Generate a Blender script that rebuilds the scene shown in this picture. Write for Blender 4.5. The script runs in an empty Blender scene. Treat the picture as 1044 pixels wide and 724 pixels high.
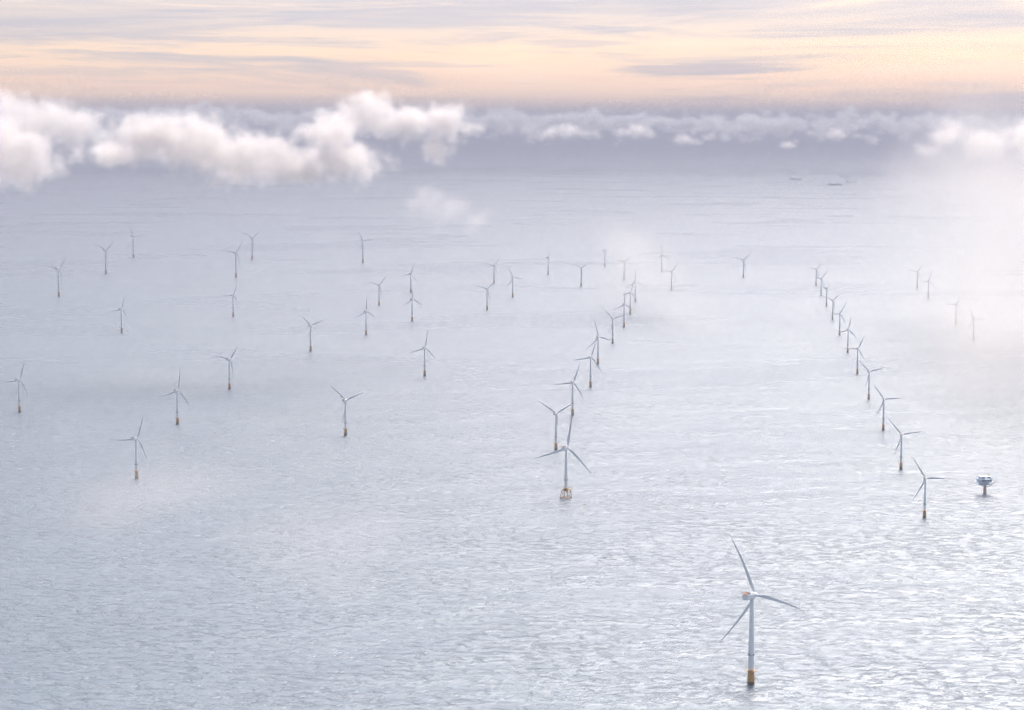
import bpy, bmesh, math, random
from mathutils import Vector, Matrix
random.seed(7)
R = math.radians
SC = bpy.context.scene
COL = SC.collection

# ------------------------------------------------------------------ camera
W0, H0 = 1044.0, 724.0          # size of the photograph
FPX = 2100.0                    # focal length in its pixels
HOR = 130.0                     # row of the true horizon
CAMZ = 690.0                    # metres above the sea
PITCH = math.atan((H0 / 2 - HOR) / FPX)
cam = bpy.data.cameras.new('camera')
cam.sensor_width = 36.0
cam.lens = 36.0 * FPX / W0
cam.clip_start = 1.0
cam.clip_end = 600000.0
cam_o = bpy.data.objects.new('camera', cam)
cam_o.location = (0, 0, CAMZ)
cam_o.rotation_euler = (R(90) - PITCH, 0, 0)
COL.objects.link(cam_o)
SC.camera = cam_o
FWD = Vector((0, math.cos(PITCH), -math.sin(PITCH)))
UP = Vector((0, math.sin(PITCH), math.cos(PITCH)))
RIGHT = Vector((1, 0, 0))
def ray(px, py):
    return FWD + RIGHT * ((px - W0 / 2) / FPX) + UP * ((H0 / 2 - py) / FPX)
def sea_at(px, py):             # the point of the sea surface seen at that place of the photograph
    d = ray(px, py)
    return Vector((0, 0, CAMZ)) + d * (CAMZ / -d.z)
def air_at(px, py, dist):       # a point at a given distance northwards
    d = ray(px, py)
    return Vector((0, 0, CAMZ)) + d * (dist / d.y)

# ------------------------------------------------------------------ sky, sun, exposure
SUN_AZ, SUN_EL = R(17), R(42)   # azimuth to the right of the viewing direction
SDIR = Vector((math.sin(SUN_AZ) * math.cos(SUN_EL), math.cos(SUN_AZ) * math.cos(SUN_EL), math.sin(SUN_EL)))
HAZE_DENSITY = 6.2e-5

class NT:
    """small helper for node trees"""
    def __init__(s, tree):
        s.t = tree; s.n = tree.nodes; s.l = tree.links
    def add(s, typ, **kw):
        nd = s.n.new(typ)
        for k, v in kw.items():
            setattr(nd, k, v)
        return nd
    def put(s, sock, v):
        if isinstance(v, bpy.types.NodeSocket):
            s.l.new(v, sock)
        else:
            sock.default_value = v
    def math(s, op, a, b=None, c=None, clamp=False):
        nd = s.add('ShaderNodeMath', operation=op, use_clamp=clamp)
        for i, v in enumerate((a, b, c)):
            if v is not None: s.put(nd.inputs[i], v)
        return nd.outputs[0]
    def vmath(s, op, a, b=None, scale=None):
        nd = s.add('ShaderNodeVectorMath', operation=op)
        s.put(nd.inputs[0], a)
        if b is not None: s.put(nd.inputs[1], b)
        if scale is not None: s.put(nd.inputs['Scale'], scale)
        return nd.outputs['Value'] if op in ('DOT_PRODUCT', 'LENGTH', 'DISTANCE') else nd.outputs['Vector']
    def noise(s, vec, scale, detail=4, rough=.5, lac=2.0, dist=0.0):
        nd = s.add('ShaderNodeTexNoise')
        s.put(nd.inputs['Vector'], vec)
        nd.inputs['Scale'].default_value = scale; nd.inputs['Detail'].default_value = detail
        nd.inputs['Roughness'].default_value = rough; nd.inputs['Lacunarity'].default_value = lac
        nd.inputs['Distortion'].default_value = dist
        return nd.outputs['Fac'], nd.outputs['Color']
    def remap(s, v, a, b, c=0.0, d=1.0, smooth=False):
        nd = s.add('ShaderNodeMapRange')
        if smooth: nd.interpolation_type = 'SMOOTHSTEP'
        s.put(nd.inputs['Value'], v)
        for k, x in zip(('From Min', 'From Max', 'To Min', 'To Max'), (a, b, c, d)): s.put(nd.inputs[k], x)
        return nd.outputs['Result']
    def ramp(s, v, stops):
        nd = s.add('ShaderNodeValToRGB')
        s.put(nd.inputs['Fac'], v)
        e = nd.color_ramp.elements
        while len(e) < len(stops): e.new(.5)
        for k, (p, c) in enumerate(stops):
            e[k].position = p; e[k].color = (*c, 1)
        return nd.outputs['Color']
    def mix(s, f, a, b, op='MIX'):
        nd = s.add('ShaderNodeMix', data_type='RGBA', blend_type=op)
        s.put(nd.inputs[0], f)
        for sock, v in ((nd.inputs[6], a), (nd.inputs[7], b)):
            s.put(sock, (*v, 1) if isinstance(v, tuple) and len(v) == 3 else v)
        return nd.outputs[2]

def build_world():
    w = bpy.data.worlds.new('World'); SC.world = w; w.use_nodes = True
    n = NT(w.node_tree); n.n.clear()
    out = n.add('ShaderNodeOutputWorld'); bg = n.add('ShaderNodeBackground')
    bg.inputs['Strength'].default_value = 0.1
    n.l.new(bg.outputs[0], out.inputs[0])
    sky = n.add('ShaderNodeTexSky', sky_type='NISHITA')
    sky.sun_disc = False; sky.sun_elevation = SUN_EL; sky.sun_rotation = SUN_AZ
    sky.altitude = 700
    d = n.add('ShaderNodeTexCoord').outputs['Generated']
    sep = n.add('ShaderNodeSeparateXYZ'); n.l.new(d, sep.inputs[0])
    x, y, z = sep.outputs
    # high veil of cloud: stretched along the horizon, bent by a slower noise
    mp = n.add('ShaderNodeMapping'); n.l.new(d, mp.inputs['Vector'])
    mp.inputs['Scale'].default_value = (5, 5, 62)
    mp.inputs['Rotation'].default_value = (0, R(1.2), 0)
    _, wc = n.noise(mp.outputs[0], .55, 3, .5)
    warp = n.vmath('ADD', mp.outputs[0], n.vmath('SCALE', wc, scale=1.5))
    f1, _ = n.noise(warp, 1.15, 6, .58, 2.1, .25)
    mp2 = n.add('ShaderNodeMapping'); n.l.new(d, mp2.inputs['Vector'])
    mp2.inputs['Scale'].default_value = (11, 11, 260); mp2.inputs['Location'].default_value = (3.1, 1.7, 5.2)
    f2, _ = n.noise(mp2.outputs[0], 1.0, 5, .6, 2.0, .4)
    # colour of the veil by height over the horizon
    zr = n.math('ADD', z, n.remap(f1, 0, 1, -.008, .008))
    low = n.ramp(n.remap(zr, -.004, .07), [
(0.0, (1.2, .78, .55)), (.12, (1.75, 1.05, .58)), (.24, (2.2, 1.34, .66)), (.36, (1.62, 1.02, .58)), (.52, (1.35, .92, .55)),
        (.72, (.94, .74, .60)), (1.0, (.60, .57, .61))])
    thick = n.remap(f1, .50, .68, 0, 1, True)
    thick = n.math('MULTIPLY', thick, n.remap(z, .012, .034, .35, .85))
    c = n.mix(thick, low, (.56, .52, .55))
    thin = n.math('MULTIPLY', n.remap(f1, .50, .34, 0, 1, True), .55)
    c = n.mix(thin, c, (1.6, 1.08, .66))
    st = n.math('MULTIPLY', n.remap(f2, .56, .70, 0, 1, True), .38)
    c = n.mix(st, c, (.55, .52, .57))
    def lens(az, el, wa, we, k, cc):
        ax = n.math('DIVIDE', n.math('SUBTRACT', n.math('ARCTAN2', x, y), az), wa)
        ez = n.math('DIVIDE', n.math('SUBTRACT', z, el), we)
        q = n.math('SQRT', n.math('ADD', n.math('MULTIPLY', ax, ax), n.math('MULTIPLY', ez, ez)))
        q = n.math('ADD', q, n.remap(f2, .3, .7, -.55, .55))
        return n.mix(n.math('MULTIPLY', n.remap(q, 1.0, .35, 0, 1, True), k), c, cc)
    c = lens(.094, .0278, .046, .0036, .6, (.42, .42, .50))
    c = lens(-.045, .0540, .110, .0080, .6, (.50, .49, .57))
    c = lens(-.19, .046, .07, .0075, .45, (.60, .55, .57))
    c = lens(.03, .0395, .03, .0022, .5, (.60, .54, .56))
    c = lens(.235, .0135, .045, .0030, .5, (.62, .52, .52))
    # the sky away from the frame: soft grey-blue overcast
    up = n.remap(z, .09, .34, 0, 1, True)
    az = n.math('ARCTAN2', x, y)
    c = n.mix(up, c, n.vmath('SCALE', (1.38, 1.48, 1.68), scale=n.remap(az, R(-24), R(12), .80, 1.0)))
    c = n.mix(n.remap(z, .6, 1.0, 0, 1, True), c, (.45, .52, .68))
    # brighter towards the veiled sun, darker away from it
    dot = n.math('MAXIMUM', n.vmath('DOT_PRODUCT', n.vmath('NORMALIZE', d), tuple(SDIR)), 0.0)
    glow = n.math('ADD', n.math('MULTIPLY', n.math('POWER', dot, 8.0), GLOW[0]), n.math('MULTIPLY', n.math('POWER', dot, 16.0), GLOW[1]))
    glow = n.math('MULTIPLY', glow, n.remap(z, .10, .36, 0, 1, True))
    side = n.remap(n.math('ARCTAN2', x, y), R(-16), R(16), .90, 1.10)
    back = n.remap(y, -.5, .8, .50, 1.0, True)
    c = n.vmath('SCALE', c, scale=n.math('MULTIPLY', back, side))
    gc = n.vmath('SCALE', (1.0, .95, .90), scale=glow)
    c = n.vmath('ADD', c, gc)
    c = n.vmath('SCALE', c, scale=n.math('MULTIPLY', 10.0 * SKYGAIN, n.remap(z, .05, .12, 1.15, 1.0)))
    c = n.mix(.90, sky.outputs[0], c)
    n.l.new(c, bg.inputs['Color'])

GLOW = (3.0, 4.8)
SKYGAIN = 1.0
build_world()
sun = bpy.data.lights.new('sun', 'SUN')
sun.energy = 3.7; sun.angle = R(26); sun.color = (1.0, .90, .79)
sun_o = bpy.data.objects.new('sun', sun)
sun_o.rotation_euler = SDIR.to_track_quat('Z', 'Y').to_euler()
sun_o.location = (0, 0, 3000)
COL.objects.link(sun_o)
vs = SC.view_settings
vs.view_transform = 'Standard'; vs.look = 'None'; vs.gamma = 1.0; vs.use_curve_mapping = False
vs.exposure = 0.42
cy = SC.cycles
cy.volume_bounces = 4
cy.max_bounces = 12
cy.volume_max_steps = 256
cy.use_denoising = True
cy.denoising_prefilter = 'FAST'
cy.use_adaptive_sampling = False
cy.sample_clamp_indirect = 6.0

# ------------------------------------------------------------------ shared builders
def material(name, color, rough=.5, vary=.12, scale=.4, metal=0.0):
    m = bpy.data.materials.new(name); m.use_nodes = True
    n = NT(m.node_tree); b = n.n['Principled BSDF']
    co = n.add('ShaderNodeTexCoord').outputs['Object']
    f, _ = n.noise(co, scale, 5, .6)
    v = n.remap(f, .3, .7, 1 - vary, 1 + vary * .5)
    n.l.new(n.vmath('SCALE', tuple(color), scale=v), b.inputs['Base Color'])
    b.inputs['Roughness'].default_value = rough; b.inputs['Metallic'].default_value = metal
    return m

class MB:
    """collects shapes and links them as one mesh object"""
    def __init__(s): s.bm = bmesh.new()
    def box(s, c, size, rz=0.0, bevel=0.0):
        r = bmesh.ops.create_cube(s.bm, size=1.0)
        bmesh.ops.transform(s.bm, matrix=Matrix.Translation(c) @ Matrix.Rotation(rz, 4, 'Z') @ Matrix.Diagonal((*size, 1)), verts=r['verts'])
        if bevel:
            es = list({e for v in r['verts'] for e in v.link_edges})
            bmesh.ops.bevel(s.bm, geom=es, offset=bevel, segments=2, affect='EDGES')
        return s
    def bar(s, a, b, r1, r2=None, seg=12):
        a, b = Vector(a), Vector(b); r2 = r1 if r2 is None else r2
        d = b - a
        q = d.to_track_quat('Z', 'Y').to_matrix().to_4x4()
        bmesh.ops.create_cone(s.bm, cap_ends=True, segments=seg, radius1=r1, radius2=r2, depth=d.length, matrix=Matrix.Translation((a + b) / 2) @ q)
        return s
    def lathe(s, prof, axis='Z', seg=24, origin=(0, 0, 0)):
        rings = []
        for (r, h) in prof:
            ring = []
            for k in range(seg):
                t = 2 * math.pi * k / seg
                p = (r * math.cos(t), r * math.sin(t), h) if axis == 'Z' else (r * math.cos(t), h, r * math.sin(t))
                ring.append(s.bm.verts.new(Vector(p) + Vector(origin)))
            rings.append(ring)
        for a, b in zip(rings, rings[1:]):
            for k in range(seg):
                s.bm.faces.new((a[k], a[(k + 1) % seg], b[(k + 1) % seg], b[k]))
        s.bm.faces.new(rings[0]); s.bm.faces.new(rings[-1])
        return s
    def rail(s, r, z, h=1.2, n=12, bar=.05):
        pts = [Vector((r * math.cos(2 * math.pi * k / n), r * math.sin(2 * math.pi * k / n), z)) for k in range(n)]
        for k in range(n):
            a, b = pts[k], pts[(k + 1) % n]
            s.bar(a, a + Vector((0, 0, h)), bar, seg=6)
            for q in (.5, 1.0):
                s.bar(a + Vector((0, 0, h * q)), b + Vector((0, 0, h * q)), bar, seg=6)
        return s
    def build(s, name, mat, parent=None, smooth=False):
        bmesh.ops.recalc_face_normals(s.bm, faces=s.bm.faces)
        me = bpy.data.meshes.new(name); s.bm.to_mesh(me); s.bm.free()
        me.materials.append(mat)
        if smooth:
            for p in me.polygons: p.use_smooth = True
            me.set_sharp_from_angle(angle=R(40))
        o = bpy.data.objects.new(name, me); COL.objects.link(o); o.parent = parent
        return o

def tag(o, label, cat, group=None, kind=None):
    o['label'] = label; o['category'] = cat
    if group: o['group'] = group
    if kind: o['kind'] = kind
    return o
def empty(name, loc=(0, 0, 0)):
    o = bpy.data.objects.new(name, None); COL.objects.link(o); o.location = loc
    return o

# ------------------------------------------------------------------ sea
def sea_material():
    m = bpy.data.materials.new('sea_water'); m.use_nodes = True
    n = NT(m.node_tree); b = n.n['Principled BSDF']
    pos = n.add('ShaderNodeNewGeometry').outputs['Position']
    def mapped(scale, rz, loc=(0, 0, 0)):
        mp = n.add('ShaderNodeMapping'); n.l.new(pos, mp.inputs['Vector'])
        mp.inputs['Scale'].default_value = scale; mp.inputs['Rotation'].default_value = (0, 0, R(rz)); mp.inputs['Location'].default_value = loc
        return mp.outputs[0]
    swell, _ = n.noise(mapped((1 / 120, 1 / 80, 0), -7), 1, 2, .5, 2, .3)
    wave, _ = n.noise(mapped((1 / 21, 1 / 14, 0), -5, (3, 9, 0)), 1, 5, .62, 2.1, .6)
    chop, _ = n.noise(mapped((1 / 7, 1 / 6, 0), 3, (1, 4, 0)), 1, 4, .6, 2.1, .4)
    # cat's-paws: patches where the wind roughens the water more or less
    paw, _ = n.noise(mapped((1 / 1500, 1 / 900, 0), 12, (5, 2, 0)), 1, 4, .55, 2, .6)
    gust, _ = n.noise(mapped((1 / 260, 1 / 150, 0), -8, (7, 3, 0)), 1, 3, .6, 2, .4)
    amp = n.math('MULTIPLY', n.remap(paw, .35, .65, .75, 1.25), n.remap(gust, .35, .65, .75, 1.25))
    crest = n.math('SUBTRACT', 1.0, n.math('ABSOLUTE', n.math('SUBTRACT', n.math('MULTIPLY', wave, 2.0), 1.0)))
    wave = n.math('ADD', n.math('MULTIPLY', wave, .7), n.math('MULTIPLY', crest, .3))
    wc = n.math('ADD', n.math('MULTIPLY', wave, SEA['wave']), n.math('MULTIPLY', chop, SEA['chop']))
    h = n.math('ADD', n.math('MULTIPLY', swell, SEA['swell']), n.math('MULTIPLY', wc, amp))
    bp = n.add('ShaderNodeBump'); bp.inputs['Strength'].default_value = 1.0; bp.inputs['Distance'].default_value = 1.0
    n.l.new(h, bp.inputs['Height']); n.l.new(bp.outputs[0], b.inputs['Normal'])
    b.inputs['Base Color'].default_value = (*SEA['color'], 1)
    n.l.new(n.remap(paw, .35, .65, SEA['rough'] - .05, SEA['rough'] + .05), b.inputs['Roughness'])
    b.inputs['IOR'].default_value = 1.333
    return m
SEA = dict(swell=2.5, wave=5.8, chop=1.1, color=(.105, .14, .18), rough=.30)
mb = MB()
bmesh.ops.create_circle(mb.bm, cap_ends=True, segments=128, radius=120000)
sea = mb.build('sea', sea_material())
sea['kind'] = 'structure'; sea['label'] = 'grey blue open sea with short wind waves'

# ------------------------------------------------------------------ haze
def haze_box():
    mb = MB(); top = 1190.0
    mb.box((0, 0, (top - 1) / 2), (250000, 250000, top + 1))
    m = bpy.data.materials.new('haze_air'); m.use_nodes = True
    n = NT(m.node_tree); n.n.clear()
    out = n.add('ShaderNodeOutputMaterial'); v = n.add('ShaderNodeVolumePrincipled')
    v.inputs['Color'].default_value = (.250, .258, .318, 1); v.inputs['Density'].default_value = HAZE_DENSITY
    v.inputs['Anisotropy'].default_value = .2
    n.l.new(v.outputs[0], out.inputs['Volume'])
    o = mb.build('haze', m)
    o['kind'] = 'stuff'; o['label'] = 'pale lavender haze over the far sea'
    return o
haze_box()

# ------------------------------------------------------------------ wind turbines
M_tower = material('tower_paint', (.78, .80, .82), .45, .06, .15)
M_blade = material('blade_paint', (.66, .69, .72), .4, .05, .1)
M_yellow = material('transition_paint', (.50, .27, .06), .55, .35, .35)
M_grating = material('grating_steel', (.30, .31, .33), .6, .2, 1.0, .3)
M_dark = material('dark_steel', (.06, .065, .07), .6, .2, .8)
M_orange = material('hoist_deck_paint', (.42, .17, .06), .5, .15, .6)
M_rust = material('splash_zone_steel', (.10, .075, .045), .8, .4, .9)

def blade_mesh(Rr):
    """tapered, twisted blade that bends downwind towards its tip; root at the origin, along +Z"""
    mb = MB(); N = 26; seg = 14
    CH = .058 if Rr > 80 else .072
    rings = []
    for i in range(N + 1):
        t = i / N
        z = Rr * (.012 + .988 * t)
        k = min(1, max(0, (t - .02) / .18)); k = k * k * (3 - 2 * k)
        root = .019 * Rr
        if t < .2: chord = 2 * root + (CH * Rr - 2 * root) * k
        else: chord = CH * Rr * (1 - (t - .2) / .8) ** .85 * .93 + CH * Rr * .07
        thick = 2 * root * (1 - k) + chord * (.30 - .14 * t) * k
        if i == N: chord *= .35; thick *= .35
        tw = R(16) * (1 - t) ** 2
        bend = (.155 if Rr > 80 else .115) * Rr * t ** 2.3
        ring = []
        for j in range(seg):
            a = 2 * math.pi * j / seg
            cx = math.cos(a) * .5
            x = (cx + .18 * k) * chord
            y = math.sin(a) * .5 * thick * (1 - .55 * k * max(0, cx) * 1.6)
            p = Vector((x * math.cos(tw) - y * math.sin(tw), x * math.sin(tw) + y * math.cos(tw) + bend, z))
            ring.append(mb.bm.verts.new(p))
        rings.append(ring)
    for a, b in zip(rings, rings[1:]):
        for j in range(seg):
            mb.bm.faces.new((a[j], a[(j + 1) % seg], b[(j + 1) % seg], b[j]))
    mb.bm.faces.new(rings[0]); mb.bm.faces.new(rings[-1])
    return mb

def make_turbine(hub, Rr, base, tp_top, jacket=False):
    """one turbine model: a thing with its parts, rotor facing local -Y"""
    root = empty('wind_turbine')
    s = Rr / 80.0
    rb, rt = base, base * .62
    z0 = tp_top
    # tower
    mb = MB()
    prof = [(rb, z0 + .3), (rb, z0 + .3 + (hub - z0) * .3)] + [(rb + (rt - rb) * k / 4, z0 + (hub - z0) * (.3 + .7 * k / 4) - (2.4 * s if k == 4 else 0)) for k in range(1, 5)]
    mb.lathe(prof, seg=28)
    tower = mb.build('tower', M_tower, root, True)
    mb = MB()
    zl = z0 + (hub - z0) * .215
    for a in (0, 90, 180, 270):
        c, sn = math.cos(R(a)), math.sin(R(a))
        mb.box(((rb + .45) * c, (rb + .45) * sn, zl), (1.3, 1.3, 1.7), R(a), .1)
    mb.bar((0, 0, zl - 1.1), (0, 0, zl - .8), rb + .25, seg=28)
    mb.build('marker_light', M_dark, tower)
    mb = MB(); mb.box((0, -rb - .02, z0 + 1.6), (1.1, .12, 2.3), 0, .04); mb.build('door', M_dark, tower)
    # nacelle: a rounded long box behind the hub
    mb = MB()
    L = 20 * s; wd = 8.0 * s; ht = 7.6 * s
    mb.box((0, L * .5 - 4.5 * s, hub + .2 * s), (wd, L, ht), 0, 1.5 * s)
    nac = mb.build('nacelle', M_tower, root, True)
    mb = MB()   # hoisting deck on the rear of the roof
    dz = hub + .2 * s + ht / 2
    mb.box((0, L - 7.2 * s, dz + .25 * s), (wd * .9, 6.0 * s, .35 * s))
    for (x0, y0, x1, y1) in ((-1, 0, 1, 0), (1, 0, 1, 1), (1, 1, -1, 1), (-1, 1, -1, 0)):
        a = Vector((x0 * wd * .5, L - 10.6 * s + y0 * 7 * s, dz + .4 * s)); b = Vector((x1 * wd * .5, L - 10.6 * s + y1 * 7 * s, dz + .4 * s))
        d = b - a
        for q in (.5, 1.1):
            mb.box((a + b) / 2 + Vector((0, 0, q * s)), (max(abs(d.x), .15), max(abs(d.y), .15), .16))
        for q in range(6): mb.bar(a + d * q / 5, a + d * q / 5 + Vector((0, 0, 1.1 * s)), .08, seg=6)
    mb.build('hoist_deck', M_orange, nac)
    mb = MB(); mb.box((0, L * .35, dz + .8 * s), (wd * .75, 2.6 * s, 1.4 * s), 0, .2); mb.bar((wd * .3, L * .35, dz), (wd * .3, L * .35, dz + 4.2 * s), .12, seg=6)
    mb.build('cooler', M_grating, nac)
    # hub / spinner
    hy = -6.6 * s
    mb = MB(); mb.lathe([(.3 * s, hy - 4.2 * s), (1.5 * s, hy - 3.6 * s), (2.5 * s, hy - 2.2 * s), (3.0 * s, hy), (2.9 * s, hy + 2.2 * s)], axis='Y', seg=20, origin=(0, 0, hub))
    mb.build('hub', M_blade, root, True)
    bl = blade_mesh(Rr).build('blade', M_blade, root, True)
    for k in range(2):
        c = bl.copy(); COL.objects.link(c); c.parent = root
    # foundation
    if not jacket:
        mb = MB(); mb.lathe([(rb * 1.07, -6), (rb * 1.07, 4.2)], seg=28); mb.build('monopile', M_rust, root, True)
        mb = MB(); mb.lathe([(rb * 1.03, 3.8), (rb * 1.03, z0 * .45), (rb * 1.04, z0 - 1.1), (rb * 1.12, z0 - .9), (rb * 1.12, z0 + .28)], seg=28)
        tp = mb.build('transition_piece', M_yellow, root, True)
    else:
        mb = MB(); q = 6.0; tz = z0 - 3.4
        for sx in (-1, 1):
            for sy in (-1, 1):
                mb.bar((sx * 8.8, sy * 8.8, -6), (sx * q, sy * q, tz), .7, .6, 12)
        def corner(k, z):
            f = 8.8 + (q - 8.8) * (z + 6) / (tz + 6)
            return Vector(((1, 1, -1, -1)[k % 4] * f, (1, -1, -1, 1)[k % 4] * f, z))
        for k in range(4):
            for (za, zb) in ((-5, tz - .5),):
                mb.bar(corner(k, za), corner(k + 1, zb), .3, seg=8); mb.bar(corner(k + 1, za), corner(k, zb), .3, seg=8)
            mb.bar(corner(k, tz), corner(k + 1, tz), .6, seg=8); mb.bar(corner(k, 1.5), corner(k + 1, 1.5), .5, seg=8)
            mb.bar(corner(k, tz), (0, 0, z0 - 1.2), .8, seg=10)
        tp = mb.build('jacket', M_yellow, root)
        mb = MB(); mb.lathe([(rb * 1.3, tz - 2), (rb * 1.15, z0 + .28)], seg=24); mb.box((0, 0, tz + .2), (q * 1.9, q * 1.9, .5)); mb.build('transition_piece', M_yellow, root)
    pr = rb + 2.9
    mb = MB(); mb.lathe([(rb * 1.05, z0 - .35), (pr, z0 - .35), (pr, z0), (rb * 1.05, z0)], seg=24)
    mb.rail(pr - .1, z0, 1.3, 14, .07)
    for k in range(6):
        a = R(60 * k + 20)
        mb.bar((rb * math.cos(a), rb * math.sin(a), z0 - 3.2), ((pr - .3) * math.cos(a), (pr - .3) * math.sin(a), z0 - .4), .16, seg=6)
    mb.bar((pr - .6, 1.4, z0), (pr - .6, 1.4, z0 + 3.4), .16, seg=8); mb.bar((pr - .6, 1.4, z0 + 3.4), (pr + 2.2, 1.9, z0 + 3.9), .13, seg=8)
    pf = mb.build('access_platform', M_yellow, root)
    mb = MB()   # boat landing: two fenders and a ladder
    for a0 in ((200, 20) if not jacket else (200,)):
        ca, sa = math.cos(R(a0)), math.sin(R(a0)); tx, ty = -sa, ca
        rr_ = (rb * 1.03 + .9) if not jacket else 10.0
        for w in (-1.1, 1.1):
            mb.bar((rr_ * ca + tx * w, rr_ * sa + ty * w, -3), (rr_ * ca + tx * w, rr_ * sa + ty * w, z0 * .62), .2, seg=8)
        for w in (-.3, .3):
            mb.bar(((rr_ - .7) * ca + tx * w, (rr_ - .7) * sa + ty * w, -2), ((rr_ - .7) * ca + tx * w, (rr_ - .7) * sa + ty * w, z0 - .4), .08, seg=6)
        for q in range(3):
            zz = 1.5 + q * z0 * .25
            for w in (-1.1, 1.1):
                mb.bar((rb * .9 * ca + tx * w, rb * .9 * sa + ty * w, zz) if not jacket else (7.4 * ca + tx * w, 7.4 * sa + ty * w, zz), (rr_ * ca + tx * w, rr_ * sa + ty * w, zz), .16, seg=6)
    mb.build('boat_landing', M_yellow, root)
    root['hub_z'] = hub; root['hub_y'] = hy
    return root

HUB = {'old': 70.5, 'mid': 79.5, 'big': 113.0, 'jacket': 95.0}
PROTO = {'old': lambda: make_turbine(70.5, 45, 2.1, 13.0),
         'mid': lambda: make_turbine(79.5, 54, 2.5, 15.0),
         'big': lambda: make_turbine(113.0, 81, 3.6, 18.5),
         'jacket': lambda: make_turbine(95.0, 72, 3.0, 19.0, True)}
protos = {}
def copy_tree(o, parent=None):
    c = o.copy(); COL.objects.link(c)
    if parent is not None: c.parent = parent
    for ch in list(o.children): copy_tree(ch, c)
    return c
def place_turbine(px, py, model, yaw, tip, label, group):
    if model not in protos:
        protos[model] = t = PROTO[model]()
    else:
        t = copy_tree(protos[model])
    p = sea_at(px, py)
    if yaw < 60: yaw = 45 if px == 765.5 else (24 if px > 895 and px < 945 else (33 if px < 300 else 28))
    phi = math.pi - R(yaw)              # the rotors look away from the camera, to the right
    t.location = p; t.rotation_euler = (0, 0, phi)
    hz, hy = HUB[model], t['hub_y']; Rr = {'old': 45, 'mid': 54, 'big': 81, 'jacket': 72}[model]
    # turn the rotor until the blade named by tip points the way it does in the photograph
    want = Vector(tip).normalized(); best = None
    def project(v):
        w = v - Vector((0, 0, CAMZ)); return Vector((w.dot(RIGHT), w.dot(UP))) / w.dot(FWD)
    base = Matrix.Translation(p) @ Matrix.Rotation(phi, 4, 'Z') @ Matrix.Translation((0, hy, hz)) @ Matrix.Rotation(R(4), 4, 'X')
    c0 = project(base @ Vector((0, 0, 0)))
    for k in range(360):
        d = (project(base @ Matrix.Rotation(R(k), 4, 'Y') @ Vector((0, (.155 if Rr > 80 else .115) * Rr, Rr))) - c0).normalized()
        if best is None or d.dot(want) > best[0]: best = (d.dot(want), k)
    beta = R(best[1])
    for k, b in enumerate([c for c in t.children if c.name.startswith('blade')]):
        b.matrix_local = Matrix.Translation((0, hy, hz)) @ Matrix.Rotation(R(4), 4, 'X') @ Matrix.Rotation(beta + R(120) * k, 4, 'Y')
    tag(t, label, 'wind turbine', group)
    return t

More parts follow.
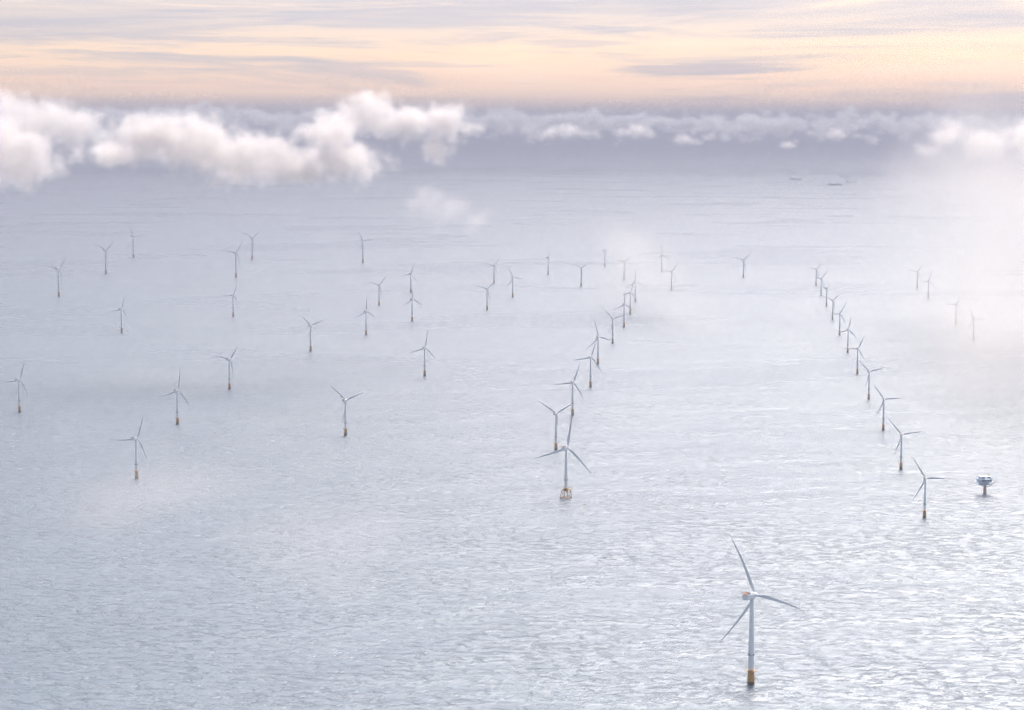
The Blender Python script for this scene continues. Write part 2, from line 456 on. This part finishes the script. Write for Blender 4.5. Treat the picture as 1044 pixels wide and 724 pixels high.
GA = 'turbines in the long right hand row'; GB = 'turbines spread over the middle of the wind farm'
GC = 'large turbines on the far left'; GD = 'turbines of the crowded centre row'; GM = 'turbines half hidden in the bright mist'; GF = 'small turbines on the far edge'; GL = 'turbines on the left half'
T = [
 (765.5, 698, 'big', 31, (-26.7, 61), 'nearest and largest white turbine, orange base, bent upper blade, alone at lower right', None),
 (577, 508, 'jacket', 26, (5, 41), 'grey turbine standing on an orange four legged lattice base, the only one', None),
 # long right-hand row, from near to far
 (942.5, 528, 'old', 12, (-12, 19), 'nearest turbine of the right row, left of the white platform on a stalk', GA),
 (918.5, 478.5, 'old', 12, (-11, 13), 'second nearest turbine of the right row, up and left of the row\'s front one', GA),
 (900.5, 438.5, 'old', 14, (-10, 14), 'third nearest turbine of the right row, low blade hanging left of its tower', GA),
 (885.7, 407, 'old', 22, (-10, 10), 'fourth nearest turbine of the right row, upper blades spread in a wide V', GA),
 (874, 381, 'old', 28, (6, 12), 'fifth nearest turbine of the right row, one blade leaning right at top', GA),
 (864.3, 359.5, 'old', 28, (2.5, 12), 'sixth nearest turbine of the right row, one blade almost straight up', GA),
 (856, 341.5, 'old', 30, (4.5, 9), 'seventh turbine of the right row counted from the front', GA),
 (848.8, 326, 'old', 30, (8, 7), 'eighth turbine of the right row counted from the front', GA),
 (842.5, 312.5, 'old', 75, (1.5, 7), 'turbine of the right row seen edge on, third from its far end', GA),
 (837, 301.5, 'old', 34, (4.5, 5.5), 'second turbine from the far end of the right row', GA),
 (832, 291, 'old', 34, (3.5, 4.5), 'farthest turbine of the right row, where the line ends near the haze', GA),
 (935, 293.5, 'old', 25, (4, 5), 'small faint turbine right of the long row at the edge of the mist', GM),
 (946.4, 304, 'old', 30, (2, 6), 'ghostly turbine in the mist, just right of the small one at the mist edge', GM),
 (974.4, 330.5, 'old', 30, (3, 6), 'ghostly turbine in the mist, second from the right', GM),
 (992.3, 347, 'old', 30, (-3, 6), 'ghostly rightmost turbine of all, almost lost in the white mist', GM),
 # crowded centre row
 (566.8, 459, 'mid', 28, (-20, 13), 'turbine close behind the lattice based one, its two upper blades in a V', GD),
 (583.7, 423.5, 'mid', 30, (7, 21), 'centre row turbine with a level left blade, right behind the lattice based pair', GD),
 (602, 394.5, 'mid', 28, (4.5, 16), 'centre row turbine with drooping left and right blades, yellow base, fourth from front', GD),
 (609.6, 371, 'mid', 24, (-5, 17), 'centre row turbine with thick pale tower, upper blade leaning left, fifth from front', GD),
 (624.6, 350.3, 'mid', 26, (-10, 10), 'centre row turbine standing a little right, long blade reaching up and left', GD),
 (636.2, 333.5, 'mid', 30, (0, 12), 'centre row turbine third from the far end of its line', GD),
 (642.5, 320.3, 'mid', 32, (-9, -2), 'centre row turbine second from the far end, a level blade pointing left', GD),
 (647.6, 307.5, 'mid', 30, (-1, 12), 'farthest turbine of the centre row, upper blade upright', GD),
 # middle field
 (352.3, 444, 'mid', 33, (-17, 15), 'lone turbine in open water left of centre, wide V blades, yellow base', GB),
 (433, 383.5, 'mid', 30, (2.5, 19), 'lone turbine with a straight upright blade, midway between lone V turbine and centre row', GB),
 (316.7, 358, 'mid', 34, (-10, 9.5), 'turbine with V blades up and left of the lone V bladed one', GB),
 (373.3, 341.5, 'mid', 30, (-.5, 15), 'turbine like an upside down Y, left of the one above the other pair', GB),
 (386.5, 311.5, 'mid', 36, (6, 8), 'small turbine up and right of the upside down Y shaped one', GB),
 (420.2, 327.5, 'mid', 40, (-1, 12), 'lower turbine of the pair that stands one above the other', GB),
 (418.7, 298.5, 'mid', 36, (2, 8), 'upper turbine of the pair that stands one above the other', GB),
 (496.6, 316, 'mid', 32, (6, 7), 'nearest of the three small turbines left of the centre', GF),
 (503.7, 289, 'mid', 32, (5, 7), 'farthest of the three small turbines left of the centre', GF),
 (522.7, 303, 'mid', 26, (-3, 7), 'right one of the three small turbines, a blade pointing level right', GF),
 (558.8, 280, 'mid', 70, (0, 8), 'thin far turbine seen edge on, between the group of three and the mist wisp', GF),
 (592.5, 292, 'mid', 32, (7, 5.5), 'small far turbine with V blades, left of the pale mist wisp', GF),
 (616.6, 272, 'mid', 80, (1, 8), 'faintest far turbine, a mere stick inside the pale mist wisp', GF),
 (636.2, 285, 'mid', 32, (6, 6), 'faint far turbine with V blades just above the end of the centre row', GF),
 (674.6, 277, 'mid', 34, (-.5, 8), 'farther turbine of the touching pair right of the centre row', GF),
 (684.6, 296, 'mid', 34, (6, 9), 'nearer turbine of the touching pair right of the centre row', GF),
 (757.8, 283, 'mid', 30, (7, 7), 'lone far turbine in open bright water between the pair and the right row', GF),
 # left half
 (139.3, 488, 'mid', 48, (5.5, 23), 'nearest turbine of the left half, orange yellow base, blade leaning right at top', GL),
 (181, 432.7, 'mid', 50, (11, -15.5), 'left half turbine with yellow base, behind and right of the nearest one there', GL),
 (234, 396.8, 'mid', 46, (9, 16), 'left half turbine third in the diagonal of yellow based ones going right', GL),
 (20, 420.5, 'mid', 50, (3.5, 19), 'leftmost turbine, close to the left edge of the picture', GL),
 (124, 339, 'mid', 30, (2.5, 16), 'left half turbine with one upright blade, small and alone in open water', GL),
 (237.8, 323, 'mid', 48, (4, 14), 'left half turbine right below the big turbine with the low right blade', GL),
 (60, 302.5, 'big', 54, (8, 16), 'large far turbine nearest the left edge, front of the slanted trio', GC),
 (107.9, 279.5, 'big', 48, (8, 10), 'large far turbine in the middle of the slanted trio', GC),
 (136, 262.5, 'big', 42, (-5, 9.5), 'large far turbine at the back of the slanted trio', GC),
 (240.7, 282.5, 'big', 46, (6, 13), 'large far turbine left of and nearer than its V bladed neighbour', GC),
 (257.2, 264.5, 'big', 42, (7, 8), 'large far turbine with V blades, just right of a nearer large one', GC),
 (370, 268, 'big', 38, (-8, 12), 'large far turbine standing alone, rightmost of the large far ones', GC),
]
for t in T: place_turbine(*t)

# ------------------------------------------------------------------ substation on a monopile
def substation():
    p = sea_at(1004, 503)
    r = empty('offshore_substation', p); r.rotation_euler = (0, 0, R(16))
    M_grey = material('substation_cladding', (.60, .69, .80), .5, .18, .2)
    M_pile = material('substation_pile', (.62, .42, .33), .6, .2, .3)
    mb = MB(); mb.lathe([(3.1, -6), (3.1, 14.5), (4.4, 17.5)], seg=28); mb.build('monopile', M_pile, r, True)
    mb = MB()
    for zz, w in ((17.6, 25), (22.6, 29.5), (28.2, 29.5)):
        mb.box((0, 0, zz), (w, w * .72, .5))
    for sx in (-1, 0, 1):
        for sy in (-1, 1):
            mb.bar((sx * 12.6, sy * 9.2, 17.9), (sx * 12.6, sy * 9.2, 34), .35, seg=8)
            mb.bar((sx * 3, sy * 3, 12.5), (sx * 11.5, sy * 7.8, 17.4), .4, seg=8)
    mb.build('deck_frame', M_grey, r)
    mb = MB()
    for (x, y, z, a, b, c) in ((-8.2, 1, 25.3, 11, 13, 4.8), (4.6, 0, 25.1, 12.5, 14, 4.4), (-2, 2, 20.2, 17, 10, 4), (-7.2, 0, 30.9, 9.5, 12, 4.6), (6.2, 2, 30.5, 9, 11, 3.8), (11.2, -4, 30, 3, 5, 2.8)):
        mb.box((x, y, z), (a, b, c), 0, .15)
    mb.build('equipment_module', M_grey, r)
    mb = MB()
    for (x, w) in ((-8, 3.2), (-3.6, 2.2), (2.5, 3), (7.4, 2.6)):
        lv = MB(); lv.box((x, -7.3, 25.4), (w, .3, 2.2)); lv.build('louvre', M_dark, r)
    for (x, y, z, w) in ((-7.2, -6.2, 30.8, 6), (6.2, -3.7, 30.4, 5)):
        lv = MB(); lv.box((x, y, z), (w, .3, 1.5)); lv.build('louvre', M_dark, r)
    mb.bm.free()
    mb = MB(); mb.bar((10, 5, 28), (10, 5, 35), .6, .5); mb.bar((10, 5, 35), (-1, 3, 39.5), .35, .2, 8); mb.bar((10, 5, 35), (13, 5.6, 34.2), .5, .4, 8)
    mb.build('crane', M_yellow, r)
    mb = MB(); mb.bar((-12, 6, 33), (-12, 6, 40), .14, seg=6); mb.bar((-5, 5, 33), (-5, 5, 37), .12, seg=6); mb.build('mast', M_grating, r)
    mb = MB()
    for (w, z) in ((25, 17.85), (29.5, 22.85), (29.5, 28.45)):
        a, b = w / 2 - .1, w * .36 - .1
        for (x0, y0, x1, y1) in ((-a, -b, a, -b), (a, -b, a, b), (a, b, -a, b), (-a, b, -a, -b)):
            for h in (.6, 1.2): mb.bar((x0, y0, z + h), (x1, y1, z + h), .06, seg=6)
            for k in range(8):
                q = k / 8; mb.bar((x0 + (x1 - x0) * q, y0 + (y1 - y0) * q, z), (x0 + (x1 - x0) * q, y0 + (y1 - y0) * q, z + 1.2), .05, seg=6)
    mb.build('railing', M_tower, r)
    tag(r, 'boxy grey electrical platform on a single pinkish stalk, right of the right row', 'offshore platform')
substation()

# ------------------------------------------------------------------ ships far out and a buoy
M_hull = material('ship_hull_paint', (.05, .055, .07), .5, .2, .05)
M_super = material('ship_house_paint', (.30, .31, .33), .5, .1, .05)
def ship(px, py, length, yaw, label, kind):
    p = sea_at(px, py); r = empty('cargo_ship', p); r.rotation_euler = (0, 0, R(yaw))
    L, B, D = length, length * .15, length * .06
    mb = MB(); lo, hi = [], []
    for k in range(25):
        t = k / 24; x = (t - .5) * L
        w = B / 2 * min(1, (1 - abs(2 * t - 1) ** (9 if t < .5 else 4)) ** .6 + (.55 if t < .5 else 0.02))
        sh = D + (D * .35 * max(0, (t - .82) / .18)) + (D * .2 if t < .12 else 0)
        lo.append((x, w * .86)); hi.append((x, w, sh))
    top = [mb.bm.verts.new((x, w, z)) for x, w, z in hi] + [mb.bm.verts.new((x, -w, z)) for x, w, z in reversed(hi)]
    bot = [mb.bm.verts.new((x, w, -3)) for x, w in lo] + [mb.bm.verts.new((x, -w, -3)) for x, w in reversed(lo)]
    n_ = len(top)
    for k in range(n_): mb.bm.faces.new((bot[k], bot[(k + 1) % n_], top[(k + 1) % n_], top[k]))
    mb.bm.faces.new(top); mb.bm.faces.new(bot)
    mb.build('hull', M_hull, r)
    mb = MB()
    for q in range(4): mb.box((-L * .38, 0, D + 2 + q * 4.5), (L * (.12 - .015 * q), B * (.9 - .08 * q), 4.5), 0, .3)
    mb.box((-L * .38, 0, D + 20), (L * .06, B * .95, 3)); sup = mb.build('superstructure', M_super, r)
    mb = MB(); mb.lathe([(2.8, D + 15), (2.4, D + 28)], seg=14, origin=(-L * .43, 0, 0)); mb.build('funnel', M_hull, r)
    mb = MB()
    if kind == 'cranes':
        for q in (-.15, .08, .3):
            mb.bar((L * q, 0, D), (L * q, 0, D + 17), 1.2); mb.bar((L * q, 0, D + 17), (L * (q + .14), 0, D + 13), .7)
        mb.build('deck_crane', M_super, r)
    else:
        for q in range(6): mb.box((-L * .24 + q * L * .105, 0, D + 4.5), (L * .09, B * .8, 9 - (q % 3) * 1.5))
        mb.build('container_stack', M_hull, r)
    tag(r, label, 'ship', 'ships far out near the horizon')
ship(811, 183.5, 170, 8, 'faint dark ship far out, leftmost of the four near the haze', 'boxes')
ship(851.5, 189, 175, 2, 'faint dark ship far out, lowest and nearest of the four', 'boxes')
ship(861.5, 181, 130, 12, 'faint dark ship far out, highest and smallest of the four', 'cranes')
ship(868, 186, 140, -6, 'faint dark ship far out, rightmost of the four', 'cranes')
def buoy():
    r = empty('marker_buoy', sea_at(596, 514.5))
    mb = MB(); mb.lathe([(1.6, -1), (1.9, .2), (1.9, 1.1), (1.2, 1.5)], seg=18); mb.build('float', M_yellow, r, True)
    mb = MB()
    for k in range(4):
        a = R(45 + 90 * k); mb.bar((1.0 * math.cos(a), 1.0 * math.sin(a), 1.4), (.25 * math.cos(a), .25 * math.sin(a), 4.4), .08, seg=6)
    mb.bar((0, 0, 4.3), (0, 0, 5.1), .3); mb.build('lantern_cage', M_dark, r)
    tag(r, 'tiny dark marker buoy on the water right of the lattice base', 'buoy')
buoy()

# ------------------------------------------------------------------ clouds and mist (lit volumes)
def cloud(name, lobes, dist, dens, label, cat, group=None, kind=None, noise=(1 / 85., 8, .68), amp=.75, soft=.9, warp=30., step=4.5, color=(.83, .785, .77), pad=1.4, aniso=.3, bias=0.0, billow=.6):
    """lobes: (px, py, half width px, half height px, distance offset m, depth m) seen from the aeroplane, given their own distance and depth"""
    E = []
    for (px, py, wx, wy, off, dep) in lobes:
        D = dist + off; c = air_at(px, py, D); E.append((c, wx * D / FPX, dep, wy * D / FPX))
    org = sum((e[0] for e in E), Vector()) / len(E)
    lo = [min(e[0][k] - org[k] - e[1 + k] * pad for e in E) for k in range(3)]
    hi = [max(e[0][k] - org[k] + e[1 + k] * pad for e in E) for k in range(3)]
    lo[2] = max(lo[2], 8.0 - org[2])
    def field(n, co):
        _, wc = n.noise(co, noise[0] * .8, 2, .5)
        q = n.vmath('ADD', co, n.vmath('SCALE', n.vmath('SUBTRACT', wc, (.5, .5, .5)), scale=warp * 2))
        f = None
        for c, rx, ry, rz in E:
            dlt = n.vmath('MULTIPLY', n.vmath('SUBTRACT', q, tuple(c - org)), (1 / rx, 1 / ry, 1 / rz))
            g = n.math('SUBTRACT', 1.0, n.vmath('LENGTH', dlt))
            f = g if f is None else n.math('SMOOTH_MAX', f, g, .25)
        nf, _ = n.noise(co, noise[0], noise[1], noise[2], 2.1)
        t = n.math('ADD', f, n.math('MULTIPLY', n.math('SUBTRACT', nf, .5 + bias), amp * 2))
        if billow:      # cauliflower heads
            vo = n.add('ShaderNodeTexVoronoi', feature='F1')
            n.l.new(q, vo.inputs['Vector']); vo.inputs['Scale'].default_value = noise[0] * 2.1; vo.inputs['Detail'].default_value = 1.5
            vo.inputs['Roughness'].default_value = .55
            t = n.math('ADD', t, n.math('MULTIPLY', n.math('SUBTRACT', .42, vo.outputs['Distance']), billow))
        return n.math('MULTIPLY', n.remap(t, 0.0, soft, 0, 1, True), dens)
    o = volume_object(name, org, lo, hi, step, field, color, aniso)
    o['label'] = label
    if kind: o['kind'] = kind
    else: o['category'] = cat
    if group: o['group'] = group
    return o
def volume_object(name, org, lo, hi, voxel, field, color, aniso):
    """a body of vapour: its density is worked out once on a grid by geometry nodes"""
    m = bpy.data.materials.new(name + '_vapour'); m.use_nodes = True
    n = NT(m.node_tree); n.n.clear()
    out = n.add('ShaderNodeOutputMaterial'); v = n.add('ShaderNodeVolumePrincipled')
    v.inputs['Density'].default_value = .001    # the grid holds the density times a thousand, so that thin mist is not clipped away
    v.inputs['Color'].default_value = (*color, 1); v.inputs['Anisotropy'].default_value = aniso
    n.l.new(v.outputs[0], out.inputs['Volume'])
    m.cycles.volume_step_rate = 1.5
    vd = bpy.data.volumes.new(name); vd.materials.append(m)
    o = bpy.data.objects.new(name, vd); COL.objects.link(o); o.location = org
    t = bpy.data.node_groups.new(name + '_grid', 'GeometryNodeTree')
    t.interface.new_socket('Geometry', in_out='OUTPUT', socket_type='NodeSocketGeometry')
    g = NT(t); go = g.add('NodeGroupOutput'); vc = g.add('GeometryNodeVolumeCube'); sm = g.add('GeometryNodeSetMaterial')
    sm.inputs['Material'].default_value = m
    vc.inputs['Min'].default_value = lo; vc.inputs['Max'].default_value = hi
    for k, ax in enumerate('XYZ'): vc.inputs['Resolution ' + ax].default_value = max(8, int((hi[k] - lo[k]) / (voxel[k] if isinstance(voxel, tuple) else voxel)))
    den = g.math('MULTIPLY', field(g, g.add('GeometryNodeInputPosition').outputs[0]), 1000.0)
    g.l.new(den, vc.inputs['Density']); g.l.new(vc.outputs[0], sm.inputs[0]); g.l.new(sm.outputs[0], go.inputs[0])
    md = o.modifiers.new('grid', 'NODES'); md.node_group = t
    return o
CG = 'low white clouds drifting over the sea'
cloud('low_cloud', [(-30, 150, 66, 40, 0, 150), (24, 164, 42, 30, -60, 110), (-5, 135, 34, 24, 60, 90)], 5600, .024, 'bright low cloud cut by the left edge of the picture', 'cloud', CG, amp=1.5, bias=-.08)
cloud('low_cloud', [(35, 122, 56, 28, 0, 150), (78, 130, 34, 24, 40, 110), (-10, 108, 46, 18, 80, 120), (112, 152, 40, 12, 0, 80)], 6400, .015, 'grey topped puffy low cloud behind the cloud cut by the left edge', 'cloud', CG, amp=1.5, bias=-.08)
cloud('low_cloud', [(160, 140, 52, 27, 0, 150), (205, 148, 48, 30, -40, 140), (252, 163, 52, 26, -80, 140), (304, 170, 58, 21, -60, 140), (352, 164, 40, 22, 0, 120), (338, 138, 34, 18, 60, 110), (118, 156, 40, 12, 60, 100)], 6000, .023, 'long ragged white cloud sagging over the sea left of centre', 'cloud', CG, amp=1.6, bias=-.09)
cloud('low_cloud', [(378, 115, 36, 24, 0, 140), (415, 124, 42, 19, 20, 130), (452, 124, 30, 23, 0, 120), (345, 124, 32, 14, 60, 100), (444, 152, 22, 16, -40, 80), (478, 132, 14, 7, -40, 60)], 6600, .024, 'puffy white cloud with a round knob on its right end', 'cloud', CG, amp=1.4, bias=-.08)
cloud('cloud_wisp', [(430, 200, 14, 20, 0, 120), (442, 208, 18, 18, -30, 110), (462, 214, 22, 13, -60, 110), (484, 225, 18, 10, -60, 90)], 5600, .0035, 'thin torn wisp of cloud below the knobbed white cloud', 'cloud', 'thin wisps of cloud', amp=2.2, soft=1.0, bias=.0, billow=.0, warp=50, noise=(1 / 90., 7, .66))
for i, (px, py, w, h, lab) in enumerate(((578, 133, 30, 9, 'small white cloud in front of the grey bank, largest of the small ones'), (650, 133, 20, 9, 'small white cloud right of the largest small one'),
        (697, 142, 14, 6, 'tiny white cloud puff low in front of the bank at right of centre'), (852, 136, 13, 7, 'small bright cloud puff alone over the right row'), (803, 148, 10, 4, 'tiniest white cloud puff under the bank, left of the lone bright one'))):
    cloud('small_cloud', [(px, py, w, h, 0, 130), (px + w * .6, py + h * .4, w * .6, h * .6, 0, 90), (px - w * .5, py + h * .35, w * .6, h * .55, 0, 90)], 12000, .018, lab, 'cloud', 'small white clouds in front of the bank', amp=1.2, noise=(1 / 120., 5, .6), warp=45, step=12)
cloud('low_cloud', [(968, 136, 26, 22, 0, 170), (1005, 146, 46, 22, 0, 200), (945, 152, 20, 11, 0, 110), (1060, 140, 50, 30, 0, 260)], 7400, .018, 'bright peaked cloud at the right edge rising out of the mist', 'cloud', CG, amp=.6, noise=(1 / 110., 6, .6), step=10)
# mist
cloud('mist_bank', [(1045, 290, 125, 185, -200, 2000), (1075, 200, 160, 130, 300, 1700), (990, 185, 80, 60, 900, 1100), (1070, 370, 130, 110, -1300, 1300)], 6400, .00095, 'bright white mist drifting in front of the sea at the right edge', 'mist', kind='stuff', amp=1.1, bias=-.02, color=(.90, .845, .805), noise=(1 / 300., 7, .62), soft=1.4, billow=0, warp=120, step=45, pad=1.3)
cloud('mist_bank', [(655, 285, 60, 50, 0, 700), (700, 330, 60, 45, -500, 600), (640, 250, 40, 26, 600, 600)], 7600, .0006, 'thin pale mist wisp over the end of the centre row', 'mist', kind='stuff', amp=.7, noise=(1 / 300., 5, .55), soft=.8, billow=0, warp=110, step=45, pad=1.3)
cloud('mist_bank', [(150, 500, 130, 34, 0, 300), (330, 560, 120, 34, -300, 300)], 3000, .0009, 'thin veil of mist low over the water at lower left', 'mist', kind='stuff', amp=.8, noise=(1 / 160., 5, .55), soft=.9, billow=0, warp=60, step=14, pad=1.3)

# the far bank of heaped cloud
def far_bank():
    y0, y1 = 29000.0, 37500.0; z0, z1 = 430.0, 1180.0
    x0, x1 = -11000.0, 11000.0
    def field(n, pos):
        sep = n.add('ShaderNodeSeparateXYZ'); n.l.new(pos, sep.inputs[0])
        X, Y, Z = sep.outputs
        a, _ = n.noise(n.vmath('MULTIPLY', pos, (1 / 520., 1 / 900., 1 / 250.)), 1, 7, .62, 2.1, .3)
        b, _ = n.noise(n.vmath('MULTIPLY', pos, (1 / 3000., 1 / 3600., 0)), 1, 2, .5)
        vo = n.add('ShaderNodeTexVoronoi', feature='F1')
        n.l.new(n.vmath('MULTIPLY', pos, (1 / 420., 1 / 500., 1 / 260.)), vo.inputs['Vector']); vo.inputs['Scale'].default_value = 1; vo.inputs['Detail'].default_value = 1
        vo.inputs['Roughness'].default_value = .55
        topz = n.math('ADD', n.remap(X, -9000, 9000, 1035, 870), n.remap(b, .3, .7, -90, 70))
        t = n.math('MULTIPLY', n.math('SUBTRACT', topz, Z), 1 / 150.)
        t = n.math('MINIMUM', t, n.math('MULTIPLY', n.math('SUBTRACT', Z, z0 + 80), 1 / 330.))
        t = n.math('MINIMUM', t, n.math('MULTIPLY', n.math('SUBTRACT', Y, n.remap(b, .3, .7, y0 + 4500, y0 - 500)), 1 / 1500.))
        t = n.math('ADD', t, n.math('MULTIPLY', n.math('SUBTRACT', a, .58), 6.5))
        t = n.math('ADD', t, n.math('MULTIPLY', n.math('SUBTRACT', .42, vo.outputs['Distance']), 1.6))
        return n.math('MULTIPLY', n.remap(t, 0, .5, 0, 1, True), .014)
    o = volume_object('cloud_bank', (0, 0, 0), (x0, y0, z0), (x1, y1, z1), (34.0, 90.0, 26.0), field, (.985, .955, .945), .2)
    o['kind'] = 'stuff'; o['label'] = 'long grey lavender bank of heaped cloud along the horizon'
far_bank()
